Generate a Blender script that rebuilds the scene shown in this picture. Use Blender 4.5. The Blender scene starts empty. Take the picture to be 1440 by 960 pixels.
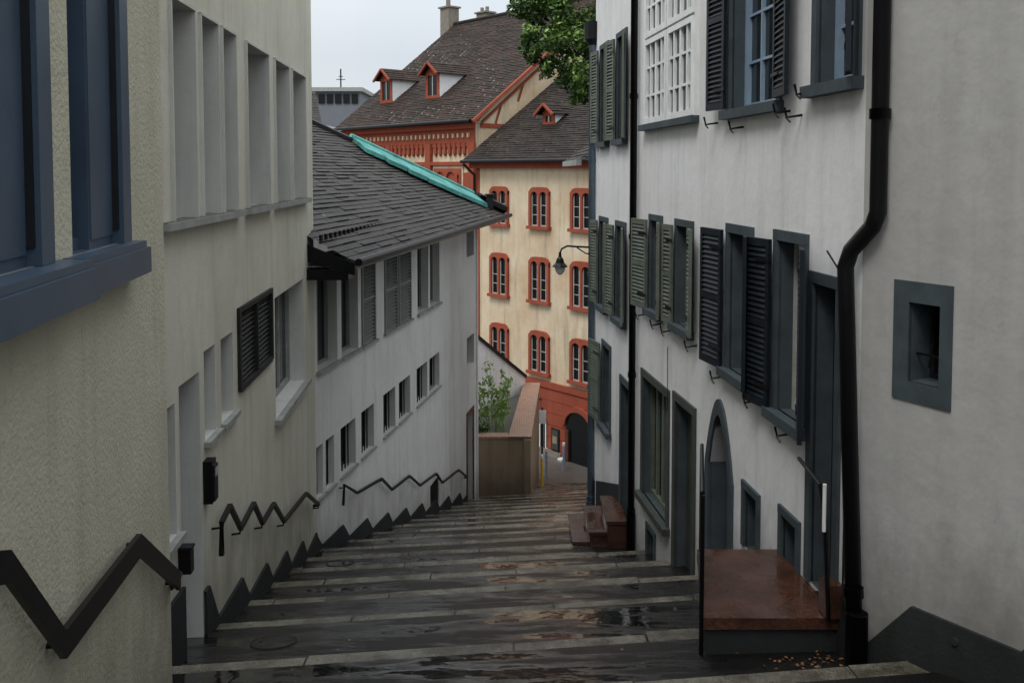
import bpy, math, random
from mathutils import Vector
random.seed(7)
scene=bpy.context.scene
R=math.radians
# ------------------------------------------------------------------ materials
def newmat(name):
    m=bpy.data.materials.new(name);m.use_nodes=True
    nt=m.node_tree;b=nt.nodes['Principled BSDF'];return m,nt,b
def coords(nt,scale=(1,1,1),kind='Object'):
    tc=nt.nodes.new('ShaderNodeTexCoord');mp=nt.nodes.new('ShaderNodeMapping')
    mp.inputs['Scale'].default_value=scale
    nt.links.new(tc.outputs[kind],mp.inputs[0]);return mp.outputs[0]
def noise(nt,scale,detail=6,rough=.6,vec=None,sc=(1,1,1)):
    n=nt.nodes.new('ShaderNodeTexNoise');n.inputs['Scale'].default_value=scale
    n.inputs['Detail'].default_value=detail;n.inputs['Roughness'].default_value=rough
    nt.links.new(vec or coords(nt,sc),n.inputs['Vector']);return n.outputs['Fac']
def ramp(nt,fac,stops):
    r=nt.nodes.new('ShaderNodeValToRGB');e=r.color_ramp.elements
    while len(e)<len(stops): e.new(.5)
    for i,(p,c) in enumerate(stops):
        e[i].position=p;e[i].color=(*c,1) if len(c)==3 else c
    nt.links.new(fac,r.inputs[0]);return r.outputs[0]
def g(v): return (v,v,v)
def math_(nt,op,a,b=None):
    m=nt.nodes.new('ShaderNodeMath');m.operation=op
    for i,v in enumerate((a,b)):
        if v is None: continue
        if isinstance(v,(int,float)): m.inputs[i].default_value=v
        else: nt.links.new(v,m.inputs[i])
    return m.outputs[0]
def mix(nt,fac,a,b,mode='MIX'):
    m=nt.nodes.new('ShaderNodeMix');m.data_type='RGBA';m.blend_type=mode
    for s,v in ((m.inputs[0],fac),(m.inputs[6],a),(m.inputs[7],b)):
        if isinstance(v,(int,float)): s.default_value=v
        elif isinstance(v,tuple): s.default_value=(*v,1)
        else: nt.links.new(v,s)
    return m.outputs[2]
def bump(nt,b,h,st,dist):
    n=nt.nodes.new('ShaderNodeBump');n.inputs['Strength'].default_value=st;n.inputs['Distance'].default_value=dist
    nt.links.new(h,n.inputs['Height']);nt.links.new(n.outputs[0],b.inputs['Normal'])
def plaster(name,col,dirt=(.35,.33,.28),amt=.35,bs=60,bst=.35,bd=.01,streak=.4,splash=.7):
    m,nt,b=newmat(name)
    big=noise(nt,.7,5,.6);c=mix(nt,ramp(nt,big,[(.35,g(0)),(.75,g(amt))]),col,tuple(x*y*1.6 for x,y in zip(col,dirt)))
    st=noise(nt,1.0,6,.65,sc=(3.5,3.5,.35))
    c=mix(nt,ramp(nt,st,[(.50,g(0)),(.74,g(streak))]),c,tuple(x*.45 for x in col))
    f=noise(nt,9,4,.7);c=mix(nt,ramp(nt,f,[(.3,g(.16)),(.6,g(0))]),c,tuple(x*.6 for x in col))
    v=noise(nt,2.3,8,.75,sc=(1,1,.7));c=mix(nt,ramp(nt,v,[(.61,g(0)),(.64,g(.25)),(.67,g(.05))]),c,tuple(x*.6 for x in col))
    # rain splash / grime close to the sloping pavement
    dp=nt.nodes.new('ShaderNodeVectorMath');dp.operation='DOT_PRODUCT';nt.links.new(coords(nt),dp.inputs[0]);dp.inputs[1].default_value=(-.0386,.297,1)
    h=math_(nt,'ADD',dp.outputs['Value'],1.6);h=math_(nt,'ADD',h,math_(nt,'MULTIPLY',math_(nt,'SUBTRACT',noise(nt,2.2,6,.7,sc=(1,1,.5)),.5),1.8))
    c=mix(nt,ramp(nt,h,[(.05,g(splash)),(.75,g(splash*.2)),(1.0,g(0))]),c,tuple(x*y for x,y in zip(col,(.34,.33,.30))))
    nt.links.new(c,b.inputs['Base Color']);b.inputs['Roughness'].default_value=.9
    b.inputs['Specular IOR Level'].default_value=.15
    hh=math_(nt,'ADD',noise(nt,bs,3,.6),math_(nt,'MULTIPLY',noise(nt,3,3,.5),1.2))
    bump(nt,b,hh,bst,bd);return m
def simple(name,col,rough=.6,var=.25,sc=6,bst=.15,metal=0,spec=.4):
    m,nt,b=newmat(name)
    c=mix(nt,ramp(nt,noise(nt,sc,6,.65),[(.3,g(0)),(.75,g(1))]),tuple(min(1,x*(1+var)) for x in col),tuple(x*(1-var) for x in col))
    nt.links.new(c,b.inputs['Base Color']);b.inputs['Roughness'].default_value=rough;b.inputs['Metallic'].default_value=metal
    b.inputs['Specular IOR Level'].default_value=spec
    if bst: bump(nt,b,noise(nt,sc*8,4,.6),bst,.005)
    return m
def tiles(name,ca,cb,cc,bw,bh,rough=.75,cd=None):
    m,nt,b=newmat(name)
    uv=coords(nt,(1,1,1),'UV')
    br=nt.nodes.new('ShaderNodeTexBrick');nt.links.new(uv,br.inputs['Vector'])
    br.inputs['Scale'].default_value=1;br.inputs['Brick Width'].default_value=bw;br.inputs['Row Height'].default_value=bh
    br.inputs['Mortar Size'].default_value=.008;br.inputs['Mortar Smooth'].default_value=.3
    br.inputs['Color1'].default_value=(*ca,1);br.inputs['Color2'].default_value=(*cb,1);br.inputs['Mortar'].default_value=(.006,.006,.006,1)
    c=mix(nt,ramp(nt,noise(nt,1.1,8,.75),[(.42,g(0)),(.62,g(.85))]),br.outputs['Color'],cc)
    if cd: c=mix(nt,ramp(nt,noise(nt,4,6,.8),[(.56,g(0)),(.66,g(.8))]),c,cd)
    c=mix(nt,ramp(nt,noise(nt,7,5,.8),[(.48,g(0)),(.66,g(.8))]),c,tuple(x*.25 for x in ca))
    nt.links.new(c,b.inputs['Base Color']);b.inputs['Roughness'].default_value=rough
    b.inputs['Specular IOR Level'].default_value=.18
    bump(nt,b,br.outputs['Fac'],-.5,.02);return m
M={}
M['plL1']=plaster('plaster_warm',(.63,.61,.52),amt=.4,streak=.4)
M['plLN']=plaster('plaster_roughcast',(.54,.52,.415),amt=.45,bs=38,bst=.65,bd=.014,streak=.4)
M['plL2']=plaster('plaster_cool',(.71,.705,.69),amt=.35,streak=.4)
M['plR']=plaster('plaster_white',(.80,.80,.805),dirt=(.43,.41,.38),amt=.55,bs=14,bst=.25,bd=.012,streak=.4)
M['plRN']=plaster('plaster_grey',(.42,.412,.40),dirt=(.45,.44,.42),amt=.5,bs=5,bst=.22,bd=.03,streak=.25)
M['plF']=plaster('plaster_cream',(.64,.545,.40),dirt=(.44,.35,.27),amt=.85,bs=8,bst=.2,bd=.02,streak=.75,splash=.3)
M['reveal']=plaster('reveal_grey',(.56,.56,.53),amt=.3,bs=40,bst=.2,splash=0)
M['red']=plaster('red_sandstone',(.31,.080,.047),dirt=(.4,.35,.3),amt=.6,bs=10,bst=.4,bd=.02,splash=.3)
M['stone']=simple('painted_stone_grey',(.050,.064,.072),.7,.3,4,spec=.25)
M['sillg']=simple('sill_grey',(.27,.275,.26),.7,.25,5)
M['blue']=simple('blue_frame_metal',(.048,.074,.110),.4,.15,3,.05,spec=.3)
m,nt,b=newmat('window_glass');b.inputs['Base Color'].default_value=(.010,.014,.017,1);b.inputs['Roughness'].default_value=.06
bump(nt,b,noise(nt,1.5,2,.5),.08,.05);M['glass']=m
m,nt,b=newmat('window_glass_deep');b.inputs['Base Color'].default_value=(.004,.005,.006,1);b.inputs['Roughness'].default_value=.25
b.inputs['Specular IOR Level'].default_value=.25;M['gdark']=m
M['white']=simple('white_paint',(.72,.73,.73),.5,.1,5,.05)
M['offw']=simple('old_white_frame',(.38,.37,.35),.6,.2,5,.05)
M['dark']=simple('dark_frame',(.010,.011,.013),.5,.3,5,.1,spec=.25)
M['black']=simple('black_iron',(.0035,.0035,.0045),.4,.4,8,.2,spec=.25)
M['shG']=simple('shutter_green',(.105,.122,.098),.65,.3,5,.2,spec=.25)
M['shD']=simple('shutter_dark_blue',(.007,.011,.016),.5,.35,5,.2,spec=.25)
M['shL']=simple('louvre_grey',(.20,.21,.20),.6,.2,5,.1)
M['shB']=simple('louvre_black',(.018,.018,.018),.6,.2,5,.1,spec=.2)
M['doorG']=simple('door_green_grey',(.045,.052,.046),.55,.25,4,.2)
M['doorR']=simple('door_brown',(.08,.028,.016),.5,.3,4,.2)
M['plinth']=plaster('plinth_grey',(.044,.047,.050),amt=.4,bs=30,bst=.5,bd=.01)
M['pipeB']=simple('pale_blue_pipe',(.22,.30,.39),.4,.15,4,.05)
M['copper']=simple('verdigris_copper',(.075,.26,.235),.65,.5,2.5,.3,spec=.2)
M['chim']=simple('chimney_render',(.19,.17,.14),.9,.3,4)
M['dirtw']=simple('mossy_ledge',(.10,.10,.08),.8,.4,5)
m,nt,b=newmat('red_granite');c=mix(nt,ramp(nt,noise(nt,60,3,.7),[(.4,g(0)),(.65,g(1))]),(.045,.018,.011),(.105,.042,.026))
c=mix(nt,ramp(nt,noise(nt,3,6,.7),[(.4,g(0)),(.65,g(.7))]),c,(.020,.012,.008))
nt.links.new(c,b.inputs['Base Color']);nt.links.new(ramp(nt,noise(nt,2.5,5,.6),[(.42,g(.12)),(.6,g(.5))]),b.inputs['Roughness']);M['rgran']=m
m,nt,b=newmat('brick_cap');br=nt.nodes.new('ShaderNodeTexBrick');nt.links.new(coords(nt),br.inputs['Vector'])
br.inputs['Scale'].default_value=3.2;br.inputs['Color1'].default_value=(.42,.24,.16,1);br.inputs['Color2'].default_value=(.31,.17,.115,1);br.inputs['Mortar'].default_value=(.13,.10,.085,1);br.inputs['Mortar Size'].default_value=.035
nt.links.new(br.outputs[0],b.inputs['Base Color']);b.inputs['Roughness'].default_value=.6;M['brick']=m
M['beige']=plaster('plaster_beige',(.33,.255,.18),amt=.5,bs=15,bst=.2,streak=.6)
M['tileG']=tiles('roof_tiles_brown',(.032,.025,.021),(.085,.042,.028),(.024,.022,.018),.19,.17,cd=(.060,.052,.040))
M['tileF']=tiles('roof_tiles_dark',(.026,.021,.018),(.058,.034,.025),(.017,.017,.014),.19,.17,cd=(.046,.041,.032))
M['slate']=tiles('roof_slate',(.040,.035,.031),(.064,.052,.044),(.028,.025,.022),.25,.13,.6)
M['leaf']=simple('leaves',(.05,.105,.02),.5,.5,3,0)
M['leaf2']=simple('young_leaves',(.17,.27,.06),.55,.4,3,0)
M['bark']=simple('bark',(.05,.04,.03),.9,.4,5,.6)
M['litter']=simple('leaf_litter',(.16,.07,.025),.7,.6,20,0)
M['yellow']=simple('yellow_paint',(.6,.38,.03),.5,.1,5,.05)
M['concrete']=simple('distant_concrete',(.14,.15,.17),.8,.1,1,0)
# wet asphalt
m,nt,b=newmat('wet_asphalt')
f1_=noise(nt,1.3,6,.6,sc=(1,1.6,1));fine=noise(nt,90,3,.7)
c=mix(nt,ramp(nt,f1_,[(.35,g(0)),(.7,g(1))]),(.005,.005,.0052),(.015,.0135,.012))
c=mix(nt,ramp(nt,fine,[(.5,g(0)),(.8,g(.4))]),c,(.035,.032,.028))
nt.links.new(c,b.inputs['Base Color'])
pud=noise(nt,1.25,7,.64,sc=(.55,2.2,1))
nt.links.new(ramp(nt,pud,[(.45,g(.04)),(.54,g(.30))]),b.inputs['Roughness'])
nt.links.new(ramp(nt,pud,[(.45,g(.75)),(.54,g(.18))]),b.inputs['Specular IOR Level'])
bm=math_(nt,'MULTIPLY',fine,ramp(nt,pud,[(.45,g(.02)),(.54,g(1.6))]))
bump(nt,b,math_(nt,'ADD',bm,math_(nt,'MULTIPLY',noise(nt,2.6,3,.5),2.0)),.6,.01);M['asph']=m
# granite nosing blocks
m,nt,b=newmat('granite_kerb')
spn=noise(nt,120,2,.8);c=mix(nt,ramp(nt,spn,[(.42,g(0)),(.6,g(1))]),(.09,.081,.060),(.26,.235,.19))
c=mix(nt,ramp(nt,noise(nt,1.6,7,.75),[(.42,g(0)),(.60,g(.9))]),c,(.034,.029,.017))
nt.links.new(c,b.inputs['Base Color']);b.inputs['Specular IOR Level'].default_value=.35
nt.links.new(ramp(nt,noise(nt,3,5,.6),[(.4,g(.14)),(.65,g(.45))]),b.inputs['Roughness'])
bump(nt,b,noise(nt,50,4,.7),.6,.012);M['granite']=m
M['earth']=simple('ground_soil',(.09,.09,.075),.95,.3,.2,0)
M['street']=simple('street_paving',(.115,.10,.088),.3,.25,2,.1)

# ------------------------------------------------------------------ builder
class Bd:
    def __init__(s,name):
        s.name=name;s.q={}
    def add(s,mat,vs,fs,uvs=None):
        V,F,U=s.q.setdefault(mat,([],[],[]));o=len(V);V.extend([tuple(v) for v in vs])
        for f in fs: F.append(tuple(i+o for i in f))
        U.extend(uvs if uvs else [(v[0],v[2]) for v in vs])
    def box(s,fr,u0,u1,n0,n1,z0,z1,mat):
        P=[fr(u,n,z) for z in (z0,z1) for n in (n0,n1) for u in (u0,u1)]
        s.add(mat,P,[(0,1,3,2),(4,6,7,5),(0,4,5,1),(2,3,7,6),(0,2,6,4),(1,5,7,3)])
    def tube(s,mat,pts,r,n=10):
        pts=[Vector(p) for p in pts];V=[];F=[];rr=r if isinstance(r,(list,tuple)) else [r]*len(pts)
        for i,p in enumerate(pts):
            if i==0:t=pts[1]-p
            elif i==len(pts)-1:t=p-pts[i-1]
            else:t=(pts[i+1]-p).normalized()+(p-pts[i-1]).normalized()
            t.normalize();up=Vector((0,0,1)) if abs(t.z)<.9 else Vector((0,1,0))
            a=t.cross(up).normalized();c=a.cross(t).normalized()
            for k in range(n):
                an=2*math.pi*(k+.5)/n;V.append(p+(a*math.cos(an)+c*math.sin(an))*rr[i])
        for i in range(len(pts)-1):
            for k in range(n):
                F.append((i*n+k,i*n+(k+1)%n,(i+1)*n+(k+1)%n,(i+1)*n+k))
        F.append(tuple(range(n)));F.append(tuple(range((len(pts)-1)*n,len(pts)*n)))
        s.add(mat,V,F)
    def finish(s,smooth=()):
        obs=[]
        for mat,(V,F,U) in s.q.items():
            me=bpy.data.meshes.new(s.name+'_'+mat);me.from_pydata(V,[],F);me.materials.append(M[mat])
            uv=me.uv_layers.new(name='UV')
            for l in me.loops: uv.data[l.index].uv=U[l.vertex_index]
            if mat in smooth:
                for p in me.polygons: p.use_smooth=True
            ob=bpy.data.objects.new(M[mat].name+'_part',me);obs.append(ob)
        if len(obs)==1:
            obs[0].name=s.name;scene.collection.objects.link(obs[0]);return obs[0]
        e=bpy.data.objects.new(s.name,None);scene.collection.objects.link(e)
        for o in obs: scene.collection.objects.link(o);o.parent=e
        return e
def frame(A,B,side):
    dx,dy=B[0]-A[0],B[1]-A[1];L=math.hypot(dx,dy);dx/=L;dy/=L
    nx,ny=(dy,-dx) if side>0 else (-dy,dx)
    f=lambda u,n,z:(A[0]+dx*u+nx*n,A[1]+dy*u+ny*n,z)
    f.L=L;return f
WF=lambda u,n,z:(u,n,z)
def wall(b,fr,u0,u1,z0,z1,ops,mat,depth=.25,rmat=None):
    us=sorted({u0,u1,*[o[0] for o in ops],*[o[1] for o in ops]});zs=sorted({z0,z1,*[o[2] for o in ops],*[o[3] for o in ops]})
    for i in range(len(us)-1):
        for j in range(len(zs)-1):
            uc=(us[i]+us[i+1])/2;zc=(zs[j]+zs[j+1])/2
            if any(o[0]<uc<o[1] and o[2]<zc<o[3] for o in ops): continue
            b.add(mat,[fr(us[i],0,zs[j]),fr(us[i+1],0,zs[j]),fr(us[i+1],0,zs[j+1]),fr(us[i],0,zs[j+1])],[(0,1,2,3)])
    for o in ops:
        a,c,d,e=o[:4];D=o[4] if len(o)>4 else depth;r=rmat or mat
        for p,q in (((a,d),(a,e)),((c,d),(c,e)),((a,d),(c,d)),((a,e),(c,e))):
            b.add(r,[fr(p[0],0,p[1]),fr(q[0],0,q[1]),fr(q[0],-D,q[1]),fr(p[0],-D,p[1])],[(0,1,2,3)])
        b.add('gdark',[fr(a,-D,d),fr(c,-D,d),fr(c,-D,e),fr(a,-D,e)],[(0,1,2,3)])
def window(b,fr,u0,u1,z0,z1,dep,fm='white',gm='glass',cols=2,rows=2,fw=.05,bw=.025):
    n=-dep+.01
    b.add(gm,[fr(u0,n+.01,z0),fr(u1,n+.01,z0),fr(u1,n+.01,z1),fr(u0,n+.01,z1)],[(0,1,2,3)])
    for a,c,d,e in ((u0,u0+fw,z0,z1),(u1-fw,u1,z0,z1),(u0+fw,u1-fw,z0,z0+fw),(u0+fw,u1-fw,z1-fw,z1)):
        b.box(fr,a,c,n,n+.06,d,e,fm)
    for i in range(1,cols):
        u=u0+(u1-u0)*i/cols;w=bw*(1.6 if cols==2 or (i*2==cols) else 1);b.box(fr,u-w/2*1.4,u+w/2*1.4,n,n+.045,z0+fw,z1-fw,fm)
    for j in range(1,rows):
        z=z0+(z1-z0)*j/rows;b.box(fr,u0+fw,u1-fw,n,n+.038,z-bw/2,z+bw/2,fm)
def surround(b,fr,u0,u1,z0,z1,w=.12,mat='stone',p=.025,sill=True,top=True):
    b.box(fr,u0-w,u0,-.02,p,z0,z1,mat);b.box(fr,u1,u1+w,-.02,p,z0,z1,mat)
    if top:b.box(fr,u0-w,u1+w,-.02,p+.003,z1,z1+w,mat)
    if sill:b.box(fr,u0-w-.04,u1+w+.04,-.02,p+.07,z0-.09,z0,mat)
def louvres(b,lf,s,w,za,zb,mat,n0=.002,n1=.032,pitch=.05):
    k=int((zb-za)/pitch)
    for i in range(k):
        z=za+(i+.5)*(zb-za)/k
        P=[lf(s,n1,z-.018),lf(w,n1,z-.018),lf(w,n0,z+.014),lf(s,n0,z+.014)]
        P+=[(p[0],p[1],p[2]+.007) for p in P]
        b.add(mat,P,[(0,1,2,3),(4,5,6,7),(3,2,6,7),(0,1,5,4)])
def shutter(b,fr,uh,sg,w,z0,z1,ang,mat,slats=True,cut=False):
    a=R(ang);ca,sa=math.cos(a),math.sin(a)
    def lf(u,n,z): return fr(uh+sg*(u*ca-n*sa),.045+u*sa+n*ca,z)
    s=.05;t=.035
    b.box(lf,0,s,0,t,z0,z1,mat);b.box(lf,w-s,w,0,t,z0,z1,mat)
    zm=(z0+z1)/2
    for za,zb in ((z0,z0+.07),(z1-.07,z1),(zm-.03,zm+.03)): b.box(lf,s,w-s,0,t,za,zb,mat)
    b.box(lf,s,w-s,.006,.012,z0+.07,z1-.07,mat)
    if slats:
        for za,zb in ((z0+.07,zm-.03),(zm+.03,z1-.07)): louvres(b,lf,s,w-s,za,zb,mat,.012,.034)
    for z in (z0+.18,z1-.2): b.box(lf,-.03,w*.5,t,t+.008,z,z+.03,'black')
def holder(b,fr,u,z):
    b.tube('black',[fr(u,0,z),fr(u,.13,z-.02),fr(u,.15,z+.06)],.011,6)
    b.tube('black',[fr(u-.05,.12,z-.06),fr(u,.135,z-.02)],.008,6)
def poly_extr(b,fr,pts,n0,n1,mat):
    k=len(pts);V=[fr(u,n0,z) for u,z in pts]+[fr(u,n1,z) for u,z in pts]
    b.add(mat,V,[tuple(range(k)),tuple(range(k,2*k))]+[(i,(i+1)%k,(i+1)%k+k,i+k) for i in range(k)])
def strip_extr(b,fr,low,up,n0,n1,mat):
    for i in range(len(low)-1):
        P=[low[i],low[i+1],up[i+1],up[i]];V=[fr(u,n0,z) for u,z in P]+[fr(u,n1,z) for u,z in P]
        b.add(mat,V,[(0,1,2,3),(4,5,6,7),(0,1,5,4),(3,2,6,7)])
def roof(b,mat,p0,p1,p2,p3,course=.17,lift=.03,var=.012):
    p0,p1,p2,p3=map(Vector,(p0,p1,p2,p3));e=(p1-p0).normalized()
    nrm=(p1-p0).cross(p3-p0).normalized()
    if nrm.z<0:nrm=-nrm
    up=nrm.cross(e);up=up if up.z>0 else -up
    H=max((p3-p0).dot(up),(p2-p0).dot(up));k=max(2,int(H/course));V=[];F=[];U=[]
    for i in range(k):
        t0=i/k;t1=(i+1)/k+.004
        a,c=p0.lerp(p3,t0),p1.lerp(p2,t0);d,f=p0.lerp(p3,min(t1,1)),p1.lerp(p2,min(t1,1))
        seg=max(1,int((c-a).length/.6))
        for j in range(seg):
            s0,s1=j/seg,(j+1)/seg
            l0=lift+random.uniform(-var,var);
            q=[a.lerp(c,s0)+nrm*l0,a.lerp(c,s1)+nrm*(l0),d.lerp(f,s1)+nrm*.004,d.lerp(f,s0)+nrm*.004,a.lerp(c,s0)-nrm*.01,a.lerp(c,s1)-nrm*.01]
            o=len(V);V+=q;F+=[(o,o+1,o+2,o+3),(o+4,o+5,o+1,o)]
            U+=[((x-p0).dot(e),(x-p0).dot(up)*(.17*k/H if H else 1)) for x in q]
    b.add(mat,V,F,U)

# ------------------------------------------------------------------ steps / ground
SL=.297;SK=.13
nos=[-5,-3.5,-2,-.5,1,2.5,4.0,5.7,7.12,8.75,10.0]
while nos[-1]<33: nos.append(nos[-1]+1.22)
RIS=.15
def zn(y): return -1.6-SL*y
def gz(X,Y):
    yp=Y-SK*X
    if yp>=nos[-1]: return zn(nos[-1])-RIS
    for k in range(len(nos)-1):
        if nos[k]<=yp<nos[k+1]:
            t=(yp-nos[k])/(nos[k+1]-nos[k]);a=zn(nos[k])-RIS;return a+(zn(nos[k+1])-a)*t
    return zn(nos[0])
st=Bd('stepped_alley_pavement')
X0,X1=-7,9
def sk(X,yp,z): return (X,yp+SK*X,z)
KW=.22
for k in range(len(nos)-1):
    za=zn(nos[k])-RIS;zb=zn(nos[k+1])
    y0,y1=nos[k],nos[k+1]-KW
    zk=za+(zb-za)*(y1-y0)/(y1+KW-y0)
    st.add('asph',[sk(X0,y0,za),sk(X1,y0,za),sk(X1,y1,zk),sk(X0,y1,zk)],[(0,1,2,3)])
kerb=Bd('granite_step_edging')
for k in range(1,len(nos)):
    z=zn(nos[k]);x=X0+random.random()
    xs=[X0]
    while x<X1: xs.append(x);x+=random.uniform(.9,1.6)
    xs.append(X1)
    for i in range(len(xs)-1):
        dz=random.uniform(-.010,.010);dy=random.uniform(-.02,.02);gp=.008
        a,c=xs[i]+gp,xs[i+1]-gp
        slope=.025
        P=[sk(a,nos[k]-KW-.01,z+slope+dz),sk(c,nos[k]-KW-.01,z+slope+dz),sk(c,nos[k]-.02+dy,z+.008+dz),sk(a,nos[k]-.02+dy,z+.008+dz),
           sk(c,nos[k]+dy,z-.012+dz),sk(a,nos[k]+dy,z-.012+dz),sk(c,nos[k]+dy,z-RIS-.05),sk(a,nos[k]+dy,z-RIS-.05),sk(a,nos[k]-KW-.01,z-.1),sk(c,nos[k]-KW-.01,z-.1)]
        kerb.add('granite',P,[(0,1,2,3),(3,2,4,5),(5,4,6,7),(0,3,5,7,8),(1,9,6,4,2),(0,8,9,1)])
st.finish();kerb.finish()
zs=zn(nos[-1])-RIS
sb=Bd('street');sb.add('street',[(-20,nos[-1]-2.6,zs-.02),(-20,60,zs-.3),(30,60,zs-.3),(30,nos[-1]+3.9,zs-.02)],[(0,1,2,3)]);sb.finish()
gb=Bd('ground');gb.add('earth',[(-500,-500,-12.9),(500,-500,-12.9),(500,900,-12.9),(-500,900,-12.9)],[(0,1,2,3)]);gb.finish()

# ------------------------------------------------------------------ left buildings
def plinth(b,fr,u0,u1,h=.22,n=.03,mat='plinth',drop=.3):
    A=fr(0,0,0);D=fr(1,0,0);dY=(D[1]-A[1])-SK*(D[0]-A[0]);Y0=A[1]-SK*A[0]
    pts=[]
    for k in range(len(nos)):
        uu=(nos[k]-Y0)/dY
        pts.append((uu-drop,(zn(nos[k-1]) if k else zn(nos[k])+.4)+h-.09));pts.append((uu,zn(nos[k])+h-.05))
    def zt(u):
        for i in range(len(pts)-1):
            if pts[i][0]<=u<=pts[i+1][0]:
                t=(u-pts[i][0])/(pts[i+1][0]-pts[i][0]);return pts[i][1]+(pts[i+1][1]-pts[i][1])*t
        return pts[-1][1]
    us=[u0]+[p[0] for p in pts if u0<p[0]<u1]+[u1]
    strip_extr(b,fr,[(u,zt(u)-1.6) for u in us],[(u,zt(u)) for u in us],-.02,n,mat)
f1=frame((-2.61,6.0),(-3.08,14.3),1);L1=Bd('modern_plaster_building')
up1=[(1.30,1.93),(2.14,2.69),(2.87,3.38),(3.88,4.98),(5.39,6.29),(6.55,7.59)]
ops=[(a,c,-.40,1.35,.42) for a,c in up1]
ops+=[(.80,1.26,-2.9,-1.84,.3),(1.37,1.96,-4.4,-1.74,.45),(2.11,2.48,-2.4,-1.60,.3),(2.69,3.16,-2.4,-1.60,.3),(3.39,4.97,-2.23,-1.43,.2),(5.26,7.37,-3.05,-1.56,.3)]
wall(L1,f1,0,f1.L,-9,6,ops,'plL1',rmat='reveal')
for a,c in up1:
    window(L1,f1,a,c,-.4,1.35,.42,'sillg','glass',1,1,.05)
    L1.box(f1,a-.02,a-.001,-.3,.03,-.4,1.37,'reveal');L1.box(f1,c+.001,c+.02,-.3,.03,-.4,1.37,'reveal');L1.box(f1,a-.02,c+.02,-.3,.032,1.352,1.375,'reveal')
for a,c in ((.95,3.48),(3.74,5.08),(5.28,7.68)): L1.box(f1,a,c,-.1,.09,-.46,-.402,'sillg');L1.box(f1,a+.01,c-.01,-.1,.07,-.402,-.398,'dirtw')
for a,c,d,e in ((.80,1.26,-2.9,-1.84),(2.11,2.48,-2.4,-1.6),(2.69,3.16,-2.4,-1.6)): 
    window(L1,f1,a,c,d,e,.28,'dark','gdark',1,1,.04);L1.box(f1,a-.04,c+.06,-.1,.06,d-.05,d-.002,'sillg')
window(L1,f1,5.26,7.37,-3.05,-1.56,.28,'sillg','glass',3,1,.06);L1.box(f1,5.18,7.5,-.1,.08,-3.11,-3.052,'sillg')
L1.box(f1,1.4,1.93,-.44,-.38,-4.4,-1.78,'blue')
louvres(L1,f1,3.4,4.96,-2.2,-1.46,'shB',-.05,.0,.05)
L1.box(f1,3.4,4.96,-.10,-.09,-2.2,-1.46,'gdark')
for a,c,d,e in ((3.34,3.4,-2.25,-1.40),(4.96,5.02,-2.25,-1.40),(4.16,4.2,-2.21,-1.45),(3.4,4.96,-1.45,-1.40),(3.4,4.96,-2.27,-2.21)): L1.box(f1,a,c,-.08,.035,d,e,'shB')
plinth(L1,f1,1.96,f1.L,.10);plinth(L1,f1,.05,1.37,.4)
L1.box(WF,-14,-3.081,14.0,14.29,-9,6,'plL1');L1.box(WF,-14,-2.7,-2,14.2,6,6.25,'sillg')
fN=frame((-2.38,6.3),(-1.46,-.37),-1)
opn=[(.93,1.86,-.41,3.0,.3),(2.20,3.3,-.41,3.0,.3),(3.6,4.6,-.41,3.0,.3)]
wall(L1,fN,0,fN.L,-6,6,opn,'plLN',rmat='blue')
L1.add('plLN',[fN(0,0,-6),fN(0,-.35,-6),fN(0,-.35,6),fN(0,0,6)],[(0,1,2,3)])
for a,c,_,_,_ in opn:
    w_=c-a
    L1.add('glass',[fN(a,-.16,-.41),fN(c,-.16,-.41),fN(c,-.16,3),fN(a,-.16,3)],[(0,1,2,3)])
    L1.box(fN,a,a+.16,-.15,.035,-.41,3,'blue');L1.box(fN,a+.163,a+w_*.62,-.15,-.03,-.41,3,'blue')
    L1.box(fN,a+.18,a+w_*.60,-.03,-.022,-.36,3,'blue')
    L1.box(fN,c-.06,c,-.15,-.02,-.41,3,'blue');L1.box(fN,a+w_*.62,c-.06,-.15,-.08,-.41,-.35,'blue')
    L1.box(fN,a+.16,a+.18,-.03,.01,-.33,3,'dark')
L1.box(fN,.84,2.02,-.1,.12,-.60,-.45,'blue');L1.box(fN,2.023,3.5,-.1,.17,-.60,-.45,'blue')
L1.box(fN,.86,2.0,-.1,.10,-.448,-.412,'blue');L1.box(fN,2.03,3.4,-.1,.15,-.448,-.412,'blue')
L1.finish()
hr=Bd('zigzag_handrail')
P=[(4.2,-1.02),(2.9,-1.50),(2.33,-2.10),(1.05,-2.17),(.06,-2.83)]
def flat(b,fr,P,n,h,t=.018):
    lo=[(u,z-h/2) for u,z in P];hi=[(u,z+h/2) for u,z in P];strip_extr(b,fr,lo,hi,n-t/2,n+t/2,'black')
    b.add('black',[fr(P[-1][0],n-t/2,P[-1][1]-h/2),fr(P[-1][0],n+t/2,P[-1][1]-h/2),fr(P[-1][0],n+t/2,P[-1][1]+h/2),fr(P[-1][0],n-t/2,P[-1][1]+h/2)],[(0,1,2,3)])
flat(hr,fN,P,.07,.13,.03)
for u,z in ((3.2,-1.45),(2.33,-2.10),(1.05,-2.17),(.15,-2.8)): hr.tube('black',[fN(u,-.01,z),fN(u,.06,z)],.015,6)
hr.tube('black',[fN(.06,.07,-2.78),fN(-.02,.0,-2.9),fN(-.06,-.1,-2.9)],.03,6)
hr.finish()
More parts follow.
